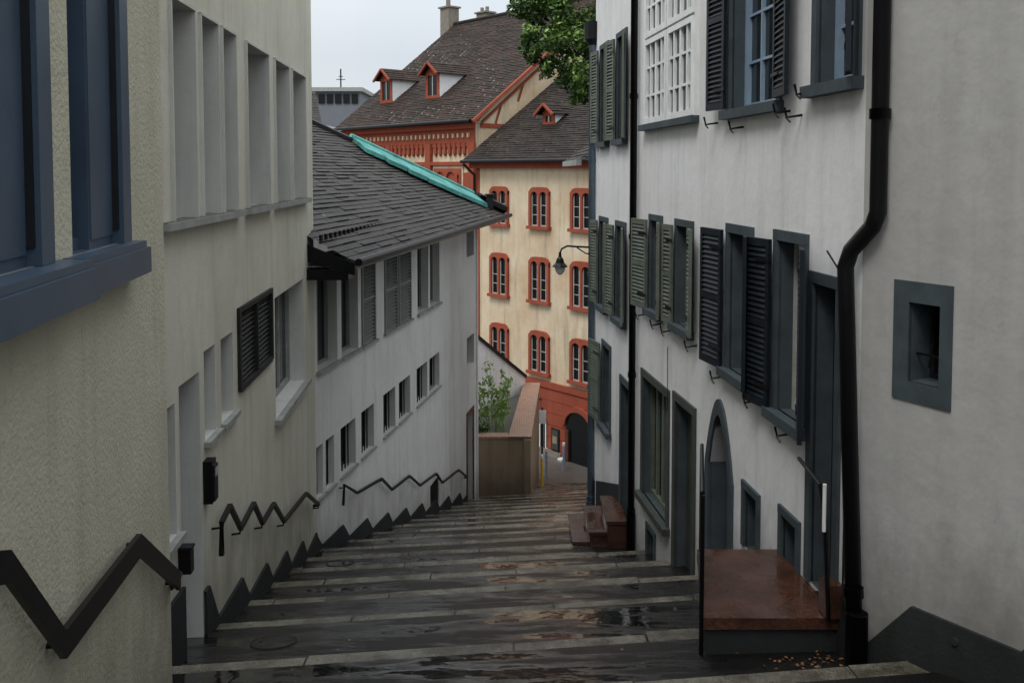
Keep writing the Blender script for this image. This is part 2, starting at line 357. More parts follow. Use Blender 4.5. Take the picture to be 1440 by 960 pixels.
def railY(name,fr,pts):
    b=Bd(name);A=fr(0,0,0);D=fr(1,0,0);P=[((y-A[1])/(D[1]-A[1]),z) for y,z in pts]
    b.tube('black',[fr(u,.09,z) for u,z in P],.030,4)
    for u,z in P[1::2]: b.tube('black',[fr(u,-.01,z-.06),fr(u,.08,z-.05),fr(u,.09,z)],.012,6)
    b.tube('black',[fr(P[-1][0],.09,P[-1][1]),fr(P[-1][0]+.03,.0,P[-1][1]-.03)],.028,4)
    return b.finish()
railY('zigzag_handrail',f1,[(8.25,-3.50),(8.27,-3.2),(8.58,-3.16),(8.99,-3.54),(9.57,-3.50),(9.98,-3.87),(10.6,-3.88),(11.2,-4.32),(12.84,-4.55),(13.95,-5.12)])
ib=Bd('door_intercom_box');ib.box(f1,2.02,2.16,0,.08,-2.94,-2.56,'black');ib.box(f1,2.035,2.145,.08,.10,-2.92,-2.60,'dark');ib.box(f1,2.05,2.13,.1,.105,-2.7,-2.63,'sillg');ib.finish()
ib=Bd('letter_box');ib.box(f1,1.27,1.36,0,.10,-3.24,-3.04,'black');ib.box(f1,1.265,1.365,0,.11,-3.04,-3.02,'dark');ib.finish()
# L2
f2=frame((-3.08,14.3),(-.98,26.6),1);L2=Bd('slate_roofed_house')
upw=[(.10,1.0,0),(1.2,2.05,0),(2.22,2.99,1),(3.57,4.42,1),(4.52,5.41,1),(5.97,6.9,0),(7.05,7.94,0)]
low=[(.02,.30),(.42,.80),(1.11,1.86),(2.17,2.89),(3.47,4.26),(4.52,5.35),(5.87,6.77),(6.96,7.90)]
ops=[(a,c,-3.15,-1.57,.25) for a,c,k in upw]+[(a,c,-5.17,-4.35,.28) for a,c in low]+[(10.95,11.9,-2.37,-1.62,.4),(10.95,11.9,-5.43,-4.59,.4),(10.96,11.71,-9.8,-6.74,.3),(6.98,7.85,-8.1,-7.34,.12)]
wall(L2,f2,0,f2.L,-12,-1.3,ops,'plL2',rmat='reveal')
for a,c,k in upw:
    window(L2,f2,a,c,-3.15,-1.57,.23,'shL','glass',2,1,.05);L2.box(f2,a-.05,c+.05,-.1,.07,-3.2,-3.152,'sillg')
    if k:
        louvres(L2,f2,a+.05,c-.05,-3.13,-2.36,'shL',-.04,.02,.07);louvres(L2,f2,a+.05,c-.05,-2.31,-1.6,'shL',-.04,.02,.07)
        L2.box(f2,a,a+.05,-.09,.03,-3.15,-1.57,'shL');L2.box(f2,c-.05,c,-.09,.03,-3.15,-1.57,'shL');L2.box(f2,a+.05,c-.05,-.09,.02,-2.36,-2.31,'shL')
for a,c in low:
    window(L2,f2,a,c,-5.17,-4.35,.26,'dark','gdark',1,1,.04);L2.box(f2,a-.04,c+.04,-.1,.05,-5.21,-5.172,'sillg')
    for i in range(1,5):
        u=a+(c-a)*i/5;L2.box(f2,u-.008,u+.008,-.1,-.08,-5.17,-4.35,'dark')
L2.box(f2,11.0,11.68,-.28,-.22,-9.8,-6.78,'doorR');surround(L2,f2,10.96,11.71,-9.8,-6.74,.1,'doorR',.02,False)
for i in range(9): L2.box(f2,7.02+i*.09,7.07+i*.09,-.08,-.02,-8.1,-7.34,'dark')
plinth(L2,f2,0,10.9,.10)
L2.box(f2,.02,f2.L+.1,-.1,.04,-1.5,-1.36,'sillg')
L2.box(WF,-12,-.99,26.3,26.59,-12,-1.3,'plL2')
E0=(-2.32,13.6,-1.36);E1=(-.12,28.0,-1.36);T=(-7.1,21.2,2.25);N0=(-9.3,14.6,2.25)
roof(L2,'slate',E0,E1,T,N0,.15,.025)
roof(L2,'slate',E1,(-9,29.4,-1.36),(-9,21.5,2.25),T,.2,.02)
L2.add('sillg',[(-2.34,13.62,-1.42),(-.14,27.98,-1.42),(-1.3,27.98,-1.44),(-3.4,13.7,-1.44)],[(0,1,2,3)])
L2.add('sillg',[(-2.30,13.6,-1.46),(-.10,28.02,-1.46),(-.10,28.02,-1.37),(-2.3,13.6,-1.37)],[(0,1,2,3)])
L2.tube('black',[(-2.26,13.58,-1.35),(-.04,28.04,-1.35)],.06,8)
L2.add('black',[(-2.32,13.59,-1.37),(-3.3,13.75,-1.0),(-3.3,13.75,-1.3),(-2.32,13.59,-1.55)],[(0,1,2,3)])
L2.box(WF,-3.3,-2.42,13.62,14.2,-1.62,-1.46,'black')
h0=Vector(E1)+Vector((-.35,-.33,.22));h1=Vector(T);dh=(h1-h0)
def hipband(mat,t0,t1,w,z,k=7):
    side=Vector((.72,-.69,-.40))
    for i in range(k):
        a=h0+dh*(t0+(t1-t0)*i/k);c=h0+dh*(t0+(t1-t0)*(i+1)/k-.003);w0=w*(.7+.5*math.sin(math.pi*(i+.4)/k))
        p=[a+Vector((0,0,z+.10)),c+Vector((0,0,z+.10)),c+side*w0+Vector((0,0,z+.02)),a+side*w0+Vector((0,0,z+.035))]
        q=[v-Vector((0,0,.11)) for v in p];L2.add(mat,p+q,[(0,1,2,3),(3,2,6,7),(0,3,7,4),(1,2,6,5)])
    L2.tube(mat,[h0+dh*t0+Vector((0,0,z+.09)),h0+dh*t1+Vector((0,0,z+.09))],.07,6)
hipband('copper',.10,.56,.75,.05)
L2.tube('dark',[h0+dh*t+Vector((0,0,.02)) for t in (.56,.8,1)],.09,6)
L2.tube('black',[h0+dh*t+Vector((.12,.0,.04)) for t in (-.02,.10)],.14,6)
for i in range(60):
    t=(i+.5)/60;p=Vector(E0).lerp(Vector(E1)+Vector((-.6,0,0)),t)+Vector((-.55,.08,.295))
    L2.box(WF,p.x-.02,p.x+.02,p.y-.05,p.y+.05,p.z,p.z+.11,'black')
L2.box(WF,-.75,-.55,26.9,27.15,-1.1,-.72,'dark');L2.box(WF,-.79,-.51,26.86,27.19,-.72,-.68,'dark')
L2.finish()
railY('zigzag_handrail',f2,[(15.25,-5.6),(15.3,-5.27),(15.93,-5.63),(17.3,-5.84),(17.95,-6.28),(19.17,-6.41),(19.99,-6.90),(21.4,-7.10),(21.98,-7.52),(23.7,-7.77),(24.7,-8.30)])

# ------------------------------------------------------------------ right buildings
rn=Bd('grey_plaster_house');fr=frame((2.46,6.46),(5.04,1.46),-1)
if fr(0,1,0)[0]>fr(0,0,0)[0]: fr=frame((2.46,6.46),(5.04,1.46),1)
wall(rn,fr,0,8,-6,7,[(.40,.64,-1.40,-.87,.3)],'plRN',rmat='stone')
for a,c,d,e in ((.28,.40,-1.53,-.73),(.64,.73,-1.53,-.73),(.40,.64,-1.53,-1.40),(.40,.64,-.87,-.73)): rn.box(fr,a,c,-.02,.012,d,e,'stone')
window(rn,fr,.40,.64,-1.4,-.87,.28,'dark','gdark',1,1,.03)
rn.tube('black',[fr(.40,-.08,-1.22),fr(.64,-.08,-1.22)],.008,6);rn.tube('black',[fr(.5,-.08,-1.3),fr(.52,-.08,-1.15)],.01,6)
up=[(0,-3.33),(.13,-3.31),(.48,-2.90),(1.25,-2.85),(1.6,-2.4),(2.6,-2.35),(3.0,-1.9),(8,-1.2)]
strip_extr(rn,fr,[(u,-6) for u,_ in up],up,-.02,.025,'plinth')
for u,z in ((.82,-2.98),): rn.tube('plinth',[fr(u,.02,z),fr(u,.04,z)],.025,10)
rn.finish()
fa=frame((2.46,6.46),(2.12,10.2),-1);ra=Bd('white_townhouse_blue_shutters')
opA=[(1.62,2.86,.60,2.45),(.16,.80,.66,2.45),(2.25,2.84,-2.0,-.62),(1.0,1.54,-2.08,-.6),(.37,.78,-3.28,-.88),(2.77,3.43,-4.9,-2.45),(1.97,2.30,-3.62,-3.05),(1.05,1.36,-3.5,-2.95)]
wall(ra,fa,0,fa.L,-7,7,opA,'plR',.25,'stone')
for i,o in enumerate(opA[:4]):
    a,c,d,e=o;surround(ra,fa,a,c,d,e,.09);window(ra,fa,a,c,d,e,.2,'pipeB' if i<2 else 'offw','glass',3 if i==0 else 2,4 if i<2 else 3,.06)
surround(ra,fa,.37,.78,-3.28,-.88,.09,sill=False);ra.box(fa,.38,.77,-.21,-.15,-3.28,-.9,'shD')
for o in opA[6:8]: surround(ra,fa,*o,.07,sill=False);window(ra,fa,*o,.2,'dark','gdark',1,1,.03)
uc=3.10;zs_=-3.15
def arc(hw,za,n=14): return [(uc-hw+2*hw*i/n, zs_+(za-zs_)*(1-abs(-1+2*i/n)**1.9)) for i in range(n+1)]
inner=arc(.33,-2.55);outer=arc(.45,-2.38)
strip_extr(ra,fa,inner,outer,-.2,.025,'stone')
strip_extr(ra,fa,[(u,z) for u,z in inner],[(u,-2.449) for u,_ in inner],-.2,-.001,'plR')
for a,c in ((uc-.45,uc-.33),(uc+.33,uc+.45)): ra.box(fa,a,c,-.02,.025,-5,zs_,'stone')
ra.box(fa,uc-.33,uc+.33,-.21,-.17,-4.9,-2.5,'stone')
shutter(ra,fa,2.90,1,.42,.62,2.45,7,'shD');shutter(ra,fa,1.56,-1,.46,.62,2.45,9,'shD');shutter(ra,fa,.16,-1,.3,.68,2.45,24,'shD')
shutter(ra,fa,2.93,1,.50,-2.02,-.60,7,'shD');shutter(ra,fa,2.17,-1,.30,-2.02,-.60,24,'shD');shutter(ra,fa,.93,-1,.42,-2.1,-.6,21,'shD');shutter(ra,fa,1.60,1,.42,-2.1,-.6,10,'shD')
for u,z in ((3.3,.5),(2.5,.42),(1.35,.5),(1.1,.45),(.9,.62),(3.0,-2.12),(2.0,-2.12),(1.2,-2.2)): holder(ra,fa,u,z)
low_=[(u,-7) for u in (0,.3,.9,2.65)];strip_extr(ra,fa,low_,[(0,-3.1),(.3,-3.15),(.9,-3.4),(2.65,-3.95)],-.02,.02,'plinth')
ra.box(fa,.2,.36,0,.12,-3.3,-3.05,'rgran')
ra.finish()
fb=frame((2.12,10.2),(1.78,13.25),-1);rb=Bd('white_townhouse_green_shutters')
opB=[(.30,2.50,.62,2.6),(1.72,2.2,-1.85,-.66),(.42,.98,-1.85,-.66),(1.35,2.55,-4.50,-2.85),(.28,.98,-5.1,-2.80),(1.92,2.28,-5.3,-4.88)]
wall(rb,fb,0,fb.L,-8,7,opB,'plR',.2,'stone')
rb.box(fb,.2,2.6,-.02,.1,.54,.618,'stone')
for a,c in ((.32,1.38),(1.42,2.48)):
    window(rb,fb,a,c,.63,1.75,.02,'white','glass',4,3,.07,.03);window(rb,fb,a,c,1.78,2.58,.02,'white','glass',4,2,.07,.03)
rb.box(fb,.2,.32,-.02,.03,.62,2.7,'white');rb.box(fb,2.48,2.6,-.02,.03,.62,2.7,'white')
for o in opB[1:3]: surround(rb,fb,*o,.08);window(rb,fb,*o,.18,'offw','glass',2,3,.05)
surround(rb,fb,*opB[3],.10,mat='doorG');window(rb,fb,*opB[3],.16,'shG','gdark',4,1,.08,.05)
surround(rb,fb,*opB[4],.10,sill=False,mat='doorG');rb.box(fb,.3,.96,-.19,-.13,-5.1,-2.82,'doorG')
surround(rb,fb,*opB[5],.06,sill=False)
shutter(rb,fb,2.24,1,.50,-1.87,-.66,9,'shG');shutter(rb,fb,1.68,-1,.36,-1.87,-.66,14,'shG');shutter(rb,fb,1.02,1,.28,-1.87,-.66,8,'shG');shutter(rb,fb,.38,-1,.34,-1.87,-.66,12,'shG')
for u,z in ((2.5,-1.98),(1.7,-1.98),(1.2,-1.98),(.2,-1.98)): holder(rb,fb,u,z)
rb.tube('dark',[fb(1.28,.03,-2.2),fb(1.28,.03,-3.0),fb(1.6,.03,-3.05)],.006,4)
rb.finish()
fc=frame((1.78,13.25),(1.485,16.5),-1);rc=Bd('white_corner_townhouse')
opC=[(2.1,2.7,.48,2.05),(.7,1.3,.48,2.05),(2.1,2.7,-2.3,-.86),(.7,1.3,-2.3,-.86),(1.8,2.4,-4.3,-2.95),(.15,.88,-5.6,-3.25)]
wall(rc,fc,0,fc.L,-9,4.2,opC,'plR',.2,'stone')
for i,o in enumerate(opC[:5]):
    surround(rc,fc,*o,.08);window(rc,fc,*o,.18,'offw','glass',2,3,.05)
    if i<4:
        for uh,sg,an in ((o[1]+.03,1,9),(o[0]-.03,-1,12)): shutter(rc,fc,uh,sg,.34,o[2],o[3],an,'shG')
shutter(rc,fc,2.45,1,.55,-4.32,-2.95,8,'shG')
surround(rc,fc,*opC[5],.1,sill=False);rc.box(fc,.16,.87,-.19,-.13,-5.6,-3.27,'doorG')
strip_extr(rc,fc,[(.98,-9),(3.26,-9)],[(.98,-4.9),(3.26,-5.6)],-.02,.02,'plinth')
A=fc(fc.L,0,0)
rc.box(WF,A[0]+.001,9,A[1]-.3,A[1],-12,4.2,'plR')
rc.box(fc,-.0,fc.L+.15,-6,.45,4.2,4.4,'sillg')
rc.finish()
for nm,pts,r,mt in (('downpipe',[(2.49,6.27,7),(2.485,6.27,-.28),(2.46,6.30,-.38),(2.38,6.47,-.56),(2.355,6.50,-.68),(2.385,6.24,-3.6)],.058,'black'),
                 ('downpipe',[(1.72,13.12,7),(1.72,13.12,-5.5)],.05,'black'),('downpipe',[(1.42,16.42,2.2),(1.42,16.42,-6.5)],.06,'pipeB')):
    p=Bd(nm);p.tube(mt,pts,r,14)
    for a,c in zip(pts[:-1],pts[1:]):
        L=Vector(c)-Vector(a)
        if L.length>2:
            k=int(L.length/1.9)
            for i in range(1,k+1):
                q=Vector(a)+L*(i/(k+.3));d=L.normalized()*.035;p.tube(mt,[q-d,q+d],r*1.22,14)
    p.tube(mt,[Vector(pts[-1])+Vector((0,0,.55)),Vector(pts[-1])],r*1.3,14)
    if mt=='pipeB': p.tube('dark',[(1.42,16.42,2.2),(1.42,16.42,2.3),(1.42,16.42,2.6)],[.07,.14,.16],10)
    p.finish(smooth=(mt,))
p=Bd('wall_cable');p.tube('dark',[(2.36,6.9,-.6),(2.375,6.62,-.75),(2.40,6.56,-2.2),(2.40,6.56,-3.2)],.008,5);p.finish()
gp=Bd('red_granite_landing')
Yp0,Yp1=6.72,7.92
def rq(z0,z1,x0,y0,y1,mat):
    V=[(x0,y0,z0),(2.46-.02,y0,z0),(2.32,y1,z0),(x0+.20,y1,z0)];V+=[(a,b_,z1) for a,b_,_ in V]
    gp.add(mat,V,[(0,1,2,3),(4,5,6,7),(0,1,5,4),(1,2,6,5),(2,3,7,6),(3,0,4,7)])
rq(-4.3,-3.40,1.44,Yp0,Yp1,'plinth');rq(-3.397,-3.31,1.42,Yp0-.03,Yp1+.02,'rgran')
gp.finish()
ir=Bd('iron_railing')
for i in range(7):
    t=i/6;x=1.41+.24*t;y=Yp0+(Yp1-Yp0)*t;ir.tube('black',[(x,y,-3.31 if i not in(0,6) else -3.6),(x,y,-2.4)],.009 if i not in(0,6) else .018,6)
ir.tube('black',[(1.41,Yp0,-2.38),(1.65,Yp1,-2.38)],.018,6);ir.tube('black',[(1.41,Yp0,-3.15),(1.65,Yp1,-3.15)],.010,6);ir.finish()
hb=Bd('door_handrail');hb.tube('black',[(2.32,6.62,-3.3),(2.28,6.62,-2.5),(2.26,6.66,-2.3)],.018,6);hb.tube('white',[(2.27,6.60,-2.62),(2.27,6.60,-2.27)],.014,8);hb.tube('black',[(2.26,6.66,-2.3),(2.30,7.3,-2.3)],.016,6);hb.finish()
rs=Bd('red_granite_steps')
for i,(x0,z,y0,y1) in enumerate(((.93,-5.57,13.65,14.75),(1.17,-5.38,13.55,14.6),(1.42,-5.18,13.45,14.5))):
    rs.box(WF,x0,1.7,y0,y1,-6.5,z-.05,'rgran');rs.box(WF,x0-.02,1.7,y0-.02,y1+.02,z-.048,z,'rgran')
rs.finish()
sl=Bd('street_lamp');Yl=16.3;zb=-1.36
sl.tube('black',[(1.5,Yl,zb),(1.1,Yl,zb+.02),(.98,Yl,zb+.03),(.88,Yl,zb-.02),(.85,Yl,zb-.1)],.018,8)
sl.tube('black',[(1.5,Yl,zb-.14),(1.3,Yl,zb-.1),(1.15,Yl,zb)],.012,8);sl.tube('black',[(1.42,Yl,zb),(1.40,Yl,zb-.1)],.01,6)
sl.tube('black',[(.85,Yl,zb-.08),(.85,Yl,zb-.16),(.85,Yl,zb-.20),(.85,Yl,zb-.27),(.85,Yl,zb-.32),(.85,Yl,zb-.34)],[.02,.03,.06,.08,.13,.14],14)
sl.tube('white',[(.85,Yl,zb-.34),(.85,Yl,zb-.42),(.85,Yl,zb-.48)],[.10,.08,.03],14)
sl.finish(smooth=('white',))
nh=Bd('grey_gabled_house');nh.box(WF,2.3,8,22,27,-12,.3,'plRN');roof(nh,'slate',(1.55,27.5,.25),(1.55,21.6,.25),(4.8,21.6,2.6),(4.8,27.5,2.6),.2)
nh.box(WF,1.5,1.62,21.6,27.5,.12,.26,'sillg');poly_extr(nh,lambda u,n,z:(u,n,z),[(1.7,.25),(7.9,.25),(4.8,2.5)],21.75,22,'sillg');nh.finish()

# ------------------------------------------------------------------ far red building
fF=frame((-1.5,41.2),(5.3,33.2),1)
if fF(0,1,0)[1]>fF(0,0,0)[1]: fF=frame((-1.5,41.2),(5.3,33.2),-1)
F=Bd('cream_and_red_sandstone_building')
F.box(fF,0,13,-9,0,-8.7,.33,'plF');F.box(fF,0,13,-9,.06,-13,-8.703,'red');F.box(fF,-.05,13,0,.13,-8.9,-8.66,'red')
F.box(fF,-.08,.1,0,.05,-8.6,.30,'red')
def arched(b,fr,u0,u1,z0,z1,mat='red',p=.12,fm='offw'):
    w=u1-u0;j=.14;mw=.12;b.box(fr,u0-.06,u1+.06,0,p+.08,z0,z0+.13,mat)
    zz=z0+.13;sp=z1-.36
    b.box(fr,u0,u0+j,0,p,zz,sp,mat);b.box(fr,u1-j,u1,0,p,zz,sp,mat);um=(u0+u1)/2;b.box(fr,um-mw/2,um+mw/2,0,p,zz,sp,mat)
    def outer(u):
        x=abs((u-um)/(w/2));return z1-.20*x**5
    pts=[];
    for a,c in ((u0+j,um-mw/2),(um+mw/2,u1-j)):
        hw=(c-a)/2;cc=(a+c)/2
        for i in range(9):
            x=-1+i/4;pts.append((cc+hw*x,sp+hw*.8*math.sqrt(max(0,1-x*x))))
        b.add('gdark',[fr(a,.01,zz),fr(c,.01,zz),fr(c,.01,sp+.2),fr(a,.01,sp+.2)],[(0,1,2,3)])
        b.box(fr,a,a+.035,.015,.05,zz,sp+.1,fm);b.box(fr,c-.09,c,.015,.05,zz,sp+.05,'white');b.box(fr,a,c,.015,.045,zz,zz+.05,fm)
        for z in (zz+.45,zz+.85): b.box(fr,a,c,.015,.04,z,z+.025,fm)
    pts=[(u0,sp)]+pts+[(u1,sp)]
    strip_extr(b,fr,pts,[(u,outer(u)) for u,_ in pts],0,p,mat)
for uc_ in (1.52,4.12,6.60,9.1,11.6):
    for z0,z1 in ((-2.42,-.68),(-5.5,-3.56),(-8.47,-6.63)): arched(F,fF,uc_-.62,uc_+.62,z0,z1)
for i,z in enumerate((-9.4,-9.9,-10.4,-10.9,-11.4)): F.box(fF,0,13,.06,.075,z,z+.42,'red')
F.box(fF,4.2,4.62,.06,.1,-11.5,-10.2,'gdark')
for a,c in ((4.2,4.26),(4.4,4.44),(4.56,4.62)): F.box(fF,a,c,.1,.12,-11.5,-10.2,'white')
F.box(fF,4.1,5.5,.06,.16,-13,-11.45,'chim')
ds=[(5.8,-10.2)]+[(6.5-.7*math.cos(math.pi*i/10),-10.2+.62*math.sin(math.pi*i/10)) for i in range(11)]
strip_extr(F,fF,[(u,-13) for u,_ in ds],ds,.06,.10,'gdark')
strip_extr(F,fF,[(6.5-.72*math.cos(math.pi*i/10),-10.2+.64*math.sin(math.pi*i/10)) for i in range(11)],[(6.5-.92*math.cos(math.pi*i/10),-10.2+.84*math.sin(math.pi*i/10)) for i in range(11)],.06,.2,'red')
F.box(fF,7.25,7.5,.06,.3,-13,-11.5,'sillg');F.box(fF,5.5,5.75,.06,.3,-13,-11.6,'white')
F.box(fF,5.82,6.0,.1,.2,-12.5,-10.4,'doorR')
F.box(fF,-.35,13,0,.25,.10,.33,'red');F.box(fF,-.5,13,-.1,.5,.333,.42,'dark')
F.tube('black',[fF(-.5,.58,.40),fF(13,.58,.40)],.08,8)
roof(F,'tileF',fF(-.5,.55,.42),fF(13,.55,.42),fF(13,-8.0,6.3),fF(-.5,-8.0,6.3),.17)
F.tube('black',[fF(-.45,.5,.3),fF(-.1,.15,-.2),fF(-.1,.15,-3)],.06,8)
def dormer(b,fr,uc,n,z,w,h,tm,rise=.75):
    dp=h/rise+.6
    b.box(fr,uc-w/2,uc+w/2,n-dp,n,z-.3,z+h,'white');b.box(fr,uc-w/2-.02,uc+w/2+.02,n,n+.05,z-.05,z+.1,'red')
    for a,c in ((uc-w/2,uc-w/2+.18),(uc+w/2-.18,uc+w/2)): b.box(fr,a,c,n,n+.05,z+.1,z+h,'red')
    b.box(fr,uc-w/2,uc+w/2,n,n+.06,z+h-.18,z+h,'red')
    b.add('gdark',[fr(uc-w/2+.16,n+.01,z),fr(uc+w/2-.16,n+.01,z),fr(uc+w/2-.16,n+.01,z+h),fr(uc-w/2+.16,n+.01,z+h)],[(0,1,2,3)])
    b.box(fr,uc-.03,uc+.03,n+.01,n+.04,z+.1,z+h-.15,'offw')
    zr=z+h+w*.38;o=.22
    poly_extr(b,fr,[(uc-w/2,z+h),(uc+w/2,z+h),(uc,zr)],n-dp,n+.03,'red')
    for s in (-1,1):
        roof(b,tm,fr(uc+s*(w/2+o),n+.35,z+h-.12),fr(uc+s*(w/2+o),n-dp-.6,z+h-.12),fr(uc,n-dp-.6,zr+.08),fr(uc,n+.35,zr+.08),.17)
        b.tube('red',[fr(uc+s*(w/2+o),n+.36,z+h-.16),fr(uc,n+.36,zr+.03)],.07,4)
dormer(F,fF,2.75,-1.75,2.0,.75,.55,'tileF')
F.finish()
hs=Bd('wrought_iron_hanging_sign');q=lambda u,n,z:fF(u,n,z)
hs.tube('black',[q(4.3,.1,-9.45),q(4.3,.9,-9.4),q(4.3,1.1,-9.5)],.03,6)
pts=[q(4.3,.5+.28*math.cos(t*.6)*(1-t*.06),-9.05+.28*math.sin(t*.6)*(1-t*.06)) for t in range(14)];hs.tube('black',pts,.022,6)
hs.tube('black',[q(4.3,.9,-9.4),q(4.3,.9,-9.65)],.015,6)
hs.tube('black',[q(4.3,.9,-9.65),q(4.3,.9,-9.75),q(4.3,.9,-10.1),q(4.3,.9,-10.25)],[.06,.17,.2,.05],8);hs.finish()
nb=Bd('notice_board');nb.box(fF,4.95,5.4,.08,.14,-11.4,-10.5,'dark');nb.box(fF,5.0,5.35,.14,.15,-11.35,-10.55,'doorG');nb.box(fF,5.05,5.3,.15,.155,-11.1,-10.8,'beige');nb.finish()
# ------------------------------------------------------------------ second red building
fG=frame((-1.7,43.0),(-9.3,51.9),1)
if fG(0,1,0)[1]>fG(0,0,0)[1]: fG=frame((-1.7,43.0),(-9.3,51.9),-1)
G=Bd('red_frieze_townhouse');LG=11.9
G.box(fG,0,LG,-16,0,-.1,2.28,'plF');G.box(fG,0,LG,-16,.01,-13,-.102,'red')
G.box(fG,-.02,LG,0,.1,1.3,2.28,'red');G.box(fG,-.05,LG,.1,.3,1.95,2.2,'red');G.box(fG,0,LG,0,.16,.25,.42,'red')
for i in range(30):
    u=.35+i*.385;G.box(fG,u-.09,u+.09,.0,.13,.80,1.3,'red')
    G.tube('red',[fG(u,.07,.80),fG(u,.07,.68)],[.09,.03],6)
    G.box(fG,u-.05,u+.05,.1,.2,1.55,1.75,'plF')
G.box(fG,0,LG,0,.08,1.12,1.3,'red')
for u in (.15,3.6,7.2,10.9): G.box(fG,u-.22,u+.22,0,.18,-8,1.3,'red')
for uc_ in (2.1,5.1,9.0):
    G.box(fG,uc_-1.2,uc_+1.2,.012,.05,-2.6,.2,'plF');
    G.box(fG,uc_-1.1,uc_+1.1,.052,.1,-2.6,.1,'red')
    arched(G,fG,uc_-.95,uc_+.95,-2.6,.0,p=.2)
D=8.6;ZR=9.1
G.tube('black',[fG(-.4,.62,2.28),fG(LG,.62,2.28)],.09,8);G.box(fG,-.3,LG,0,.55,2.283,2.36,'red')
roof(G,'tileG',fG(LG,.6,2.30),fG(-.55,.6,2.30),fG(-.55,-D,ZR),fG(13.0,-D,ZR),.17)
roof(G,'tileG',fG(LG+4.5,-2.5,2.6),fG(LG,.6,2.30),fG(13.0,-D,ZR),fG(13.05,-D-.1,ZR),.17)
roof(G,'tileG',fG(13,-2*D,2.3),fG(-.55,-2*D,2.3),fG(-.55,-D,ZR),fG(13.0,-D,ZR),.4)
G.tube('tileF',[fG(-.55,-D,ZR+.05),fG(13,-D,ZR+.05)],.12,8)
def gf(u,n,z): return fG(n,-u,z)
zg=lambda d:2.28+(ZR-2.3)*d/D
poly_extr(G,gf,[(0,2.2),(2*D,2.2),(D,ZR-.12)],-.02,.12,'plF')
for s in (0,1):
    a=(-.6,1.95) if s==0 else (2*D+.6,1.95)
    G.tube('red',[gf(a[0],-.58,a[1]+.28),gf(D,-.58,ZR-.02)],.10,4)
    G.tube('red',[gf(.3 if s==0 else 2*D-.3,-.15,2.25),gf(D,-.15,ZR-.5)],.07,4)
for d in (1.2,2.6,4.0): G.tube('red',[gf(d,-.04,zg(d)-1.0),gf(d+.35,-.04,zg(d)-.1)],.07,4)
G.box(gf,.3,8,-.06,.0,2.0,2.2,'red')
dormer(G,fG,9.5,-1.3,3.75,1.15,1.3,'tileG');dormer(G,fG,5.15,-1.3,3.75,1.15,1.3,'tileG')
G.box(fG,13.2,14.1,-D-.5,-D+.3,ZR-1.5,ZR+1.1,'chim');G.box(fG,13.1,14.2,-D-.6,-D+.4,ZR+1.1,ZR+1.2,'chim');G.tube('chim',[fG(13.65,-D,ZR+1.2),fG(13.65,-D,ZR+1.7)],.15,8)
G.box(fG,10.9,11.8,-D-1.5,-D-.8,ZR-1,ZR+.6,'chim');G.box(fG,10.8,11.9,-D-1.6,-D-.7,ZR+.6,ZR+.7,'chim')
for u in (11.1,11.6):G.tube('chim',[fG(u,-D-1.1,ZR+.7),fG(u,-D-1.1,ZR+1.0)],.12,8)
G.finish()
db=Bd('distant_flat_roof_building');db.box(WF,-40,-19.3,118,135,-12,10.0,'concrete');db.box(WF,-41,-18.9,117.5,136,10.0,10.5,'sillg')
for i in range(14): db.box(WF,-34+i*1.05,-33.2+i*1.05,117.85,117.99,8.5,9.7,'gdark')
db.tube('dark',[(-23,125,10.5),(-23,125,13.6)],.10,6);db.tube('dark',[(-23.6,125,12.2),(-22.4,125,12.2)],.05,6);db.tube('dark',[(-23.3,125,12.6),(-22.7,125,12.6)],.05,6);db.finish()
db=Bd('distant_grey_roof_house');db.box(WF,-30,-14,66,76,-12,3.4,'plL2');roof(db,'slate',(-30.5,65.5,3.2),(-13.4,65.5,3.2),(-15,71,6.0),(-30,71,6.0),.3);db.finish()

# ------------------------------------------------------------------ garden walls at the turn
w=Bd('parapet_wall_with_brick_cap')
w.box(WF,-3,.53,27.5,27.85,-11,-8.06,'beige');w.box(WF,-3,-.12,27.45,27.9,-8.057,-7.99,'brick')
V=[(-.10,27.85),(.53,27.85),(1.02,34.4),(.48,34.4)]
w.add('beige',[(x,y,-13) for x,y in V]+[(x,y,-8.06) for x,y in V],[(0,1,2,3),(4,5,6,7),(0,1,5,4),(1,2,6,5),(2,3,7,6),(3,0,4,7)])
V=[(-.12,27.42),(.58,27.42),(1.06,34.5),(.44,34.5)]
w.add('brick',[(x,y,-8.057) for x,y in V]+[(x,y,-7.98) for x,y in V],[(0,1,2,3),(4,5,6,7),(0,1,5,4),(1,2,6,5),(2,3,7,6),(3,0,4,7)])
w.box(WF,.36,.56,27.36,27.5,-11,-8.06,'beige')
w.finish()
fw=frame((-3.2,28.6),(.5,34.3),1)
gw=Bd('sloping_garden_wall')
Lw=fw.L;tp=lambda u:-3.3-(7.75-3.3)*(u/Lw)**.95
us=[Lw*i/8 for i in range(9)]
strip_extr(gw,fw,[(u,-13) for u in us],[(u,tp(u)) for u in us],-.3,0,'plR');strip_extr(gw,fw,[(u,tp(u)+.003) for u in us],[(u,tp(u)+.12) for u in us],-.36,.07,'dark')
gw.box(fw,2.1,2.5,-.02,.03,-6.8,-5.6,'red')
gw.finish()
gt=Bd('planting_bed_soil');gt.add('earth',[(-3,27.8,-8.25),(.1,27.8,-8.25),(.6,34.3,-8.25),(-3.2,28.6,-8.25)],[(0,1,2,3)]);gt.finish()
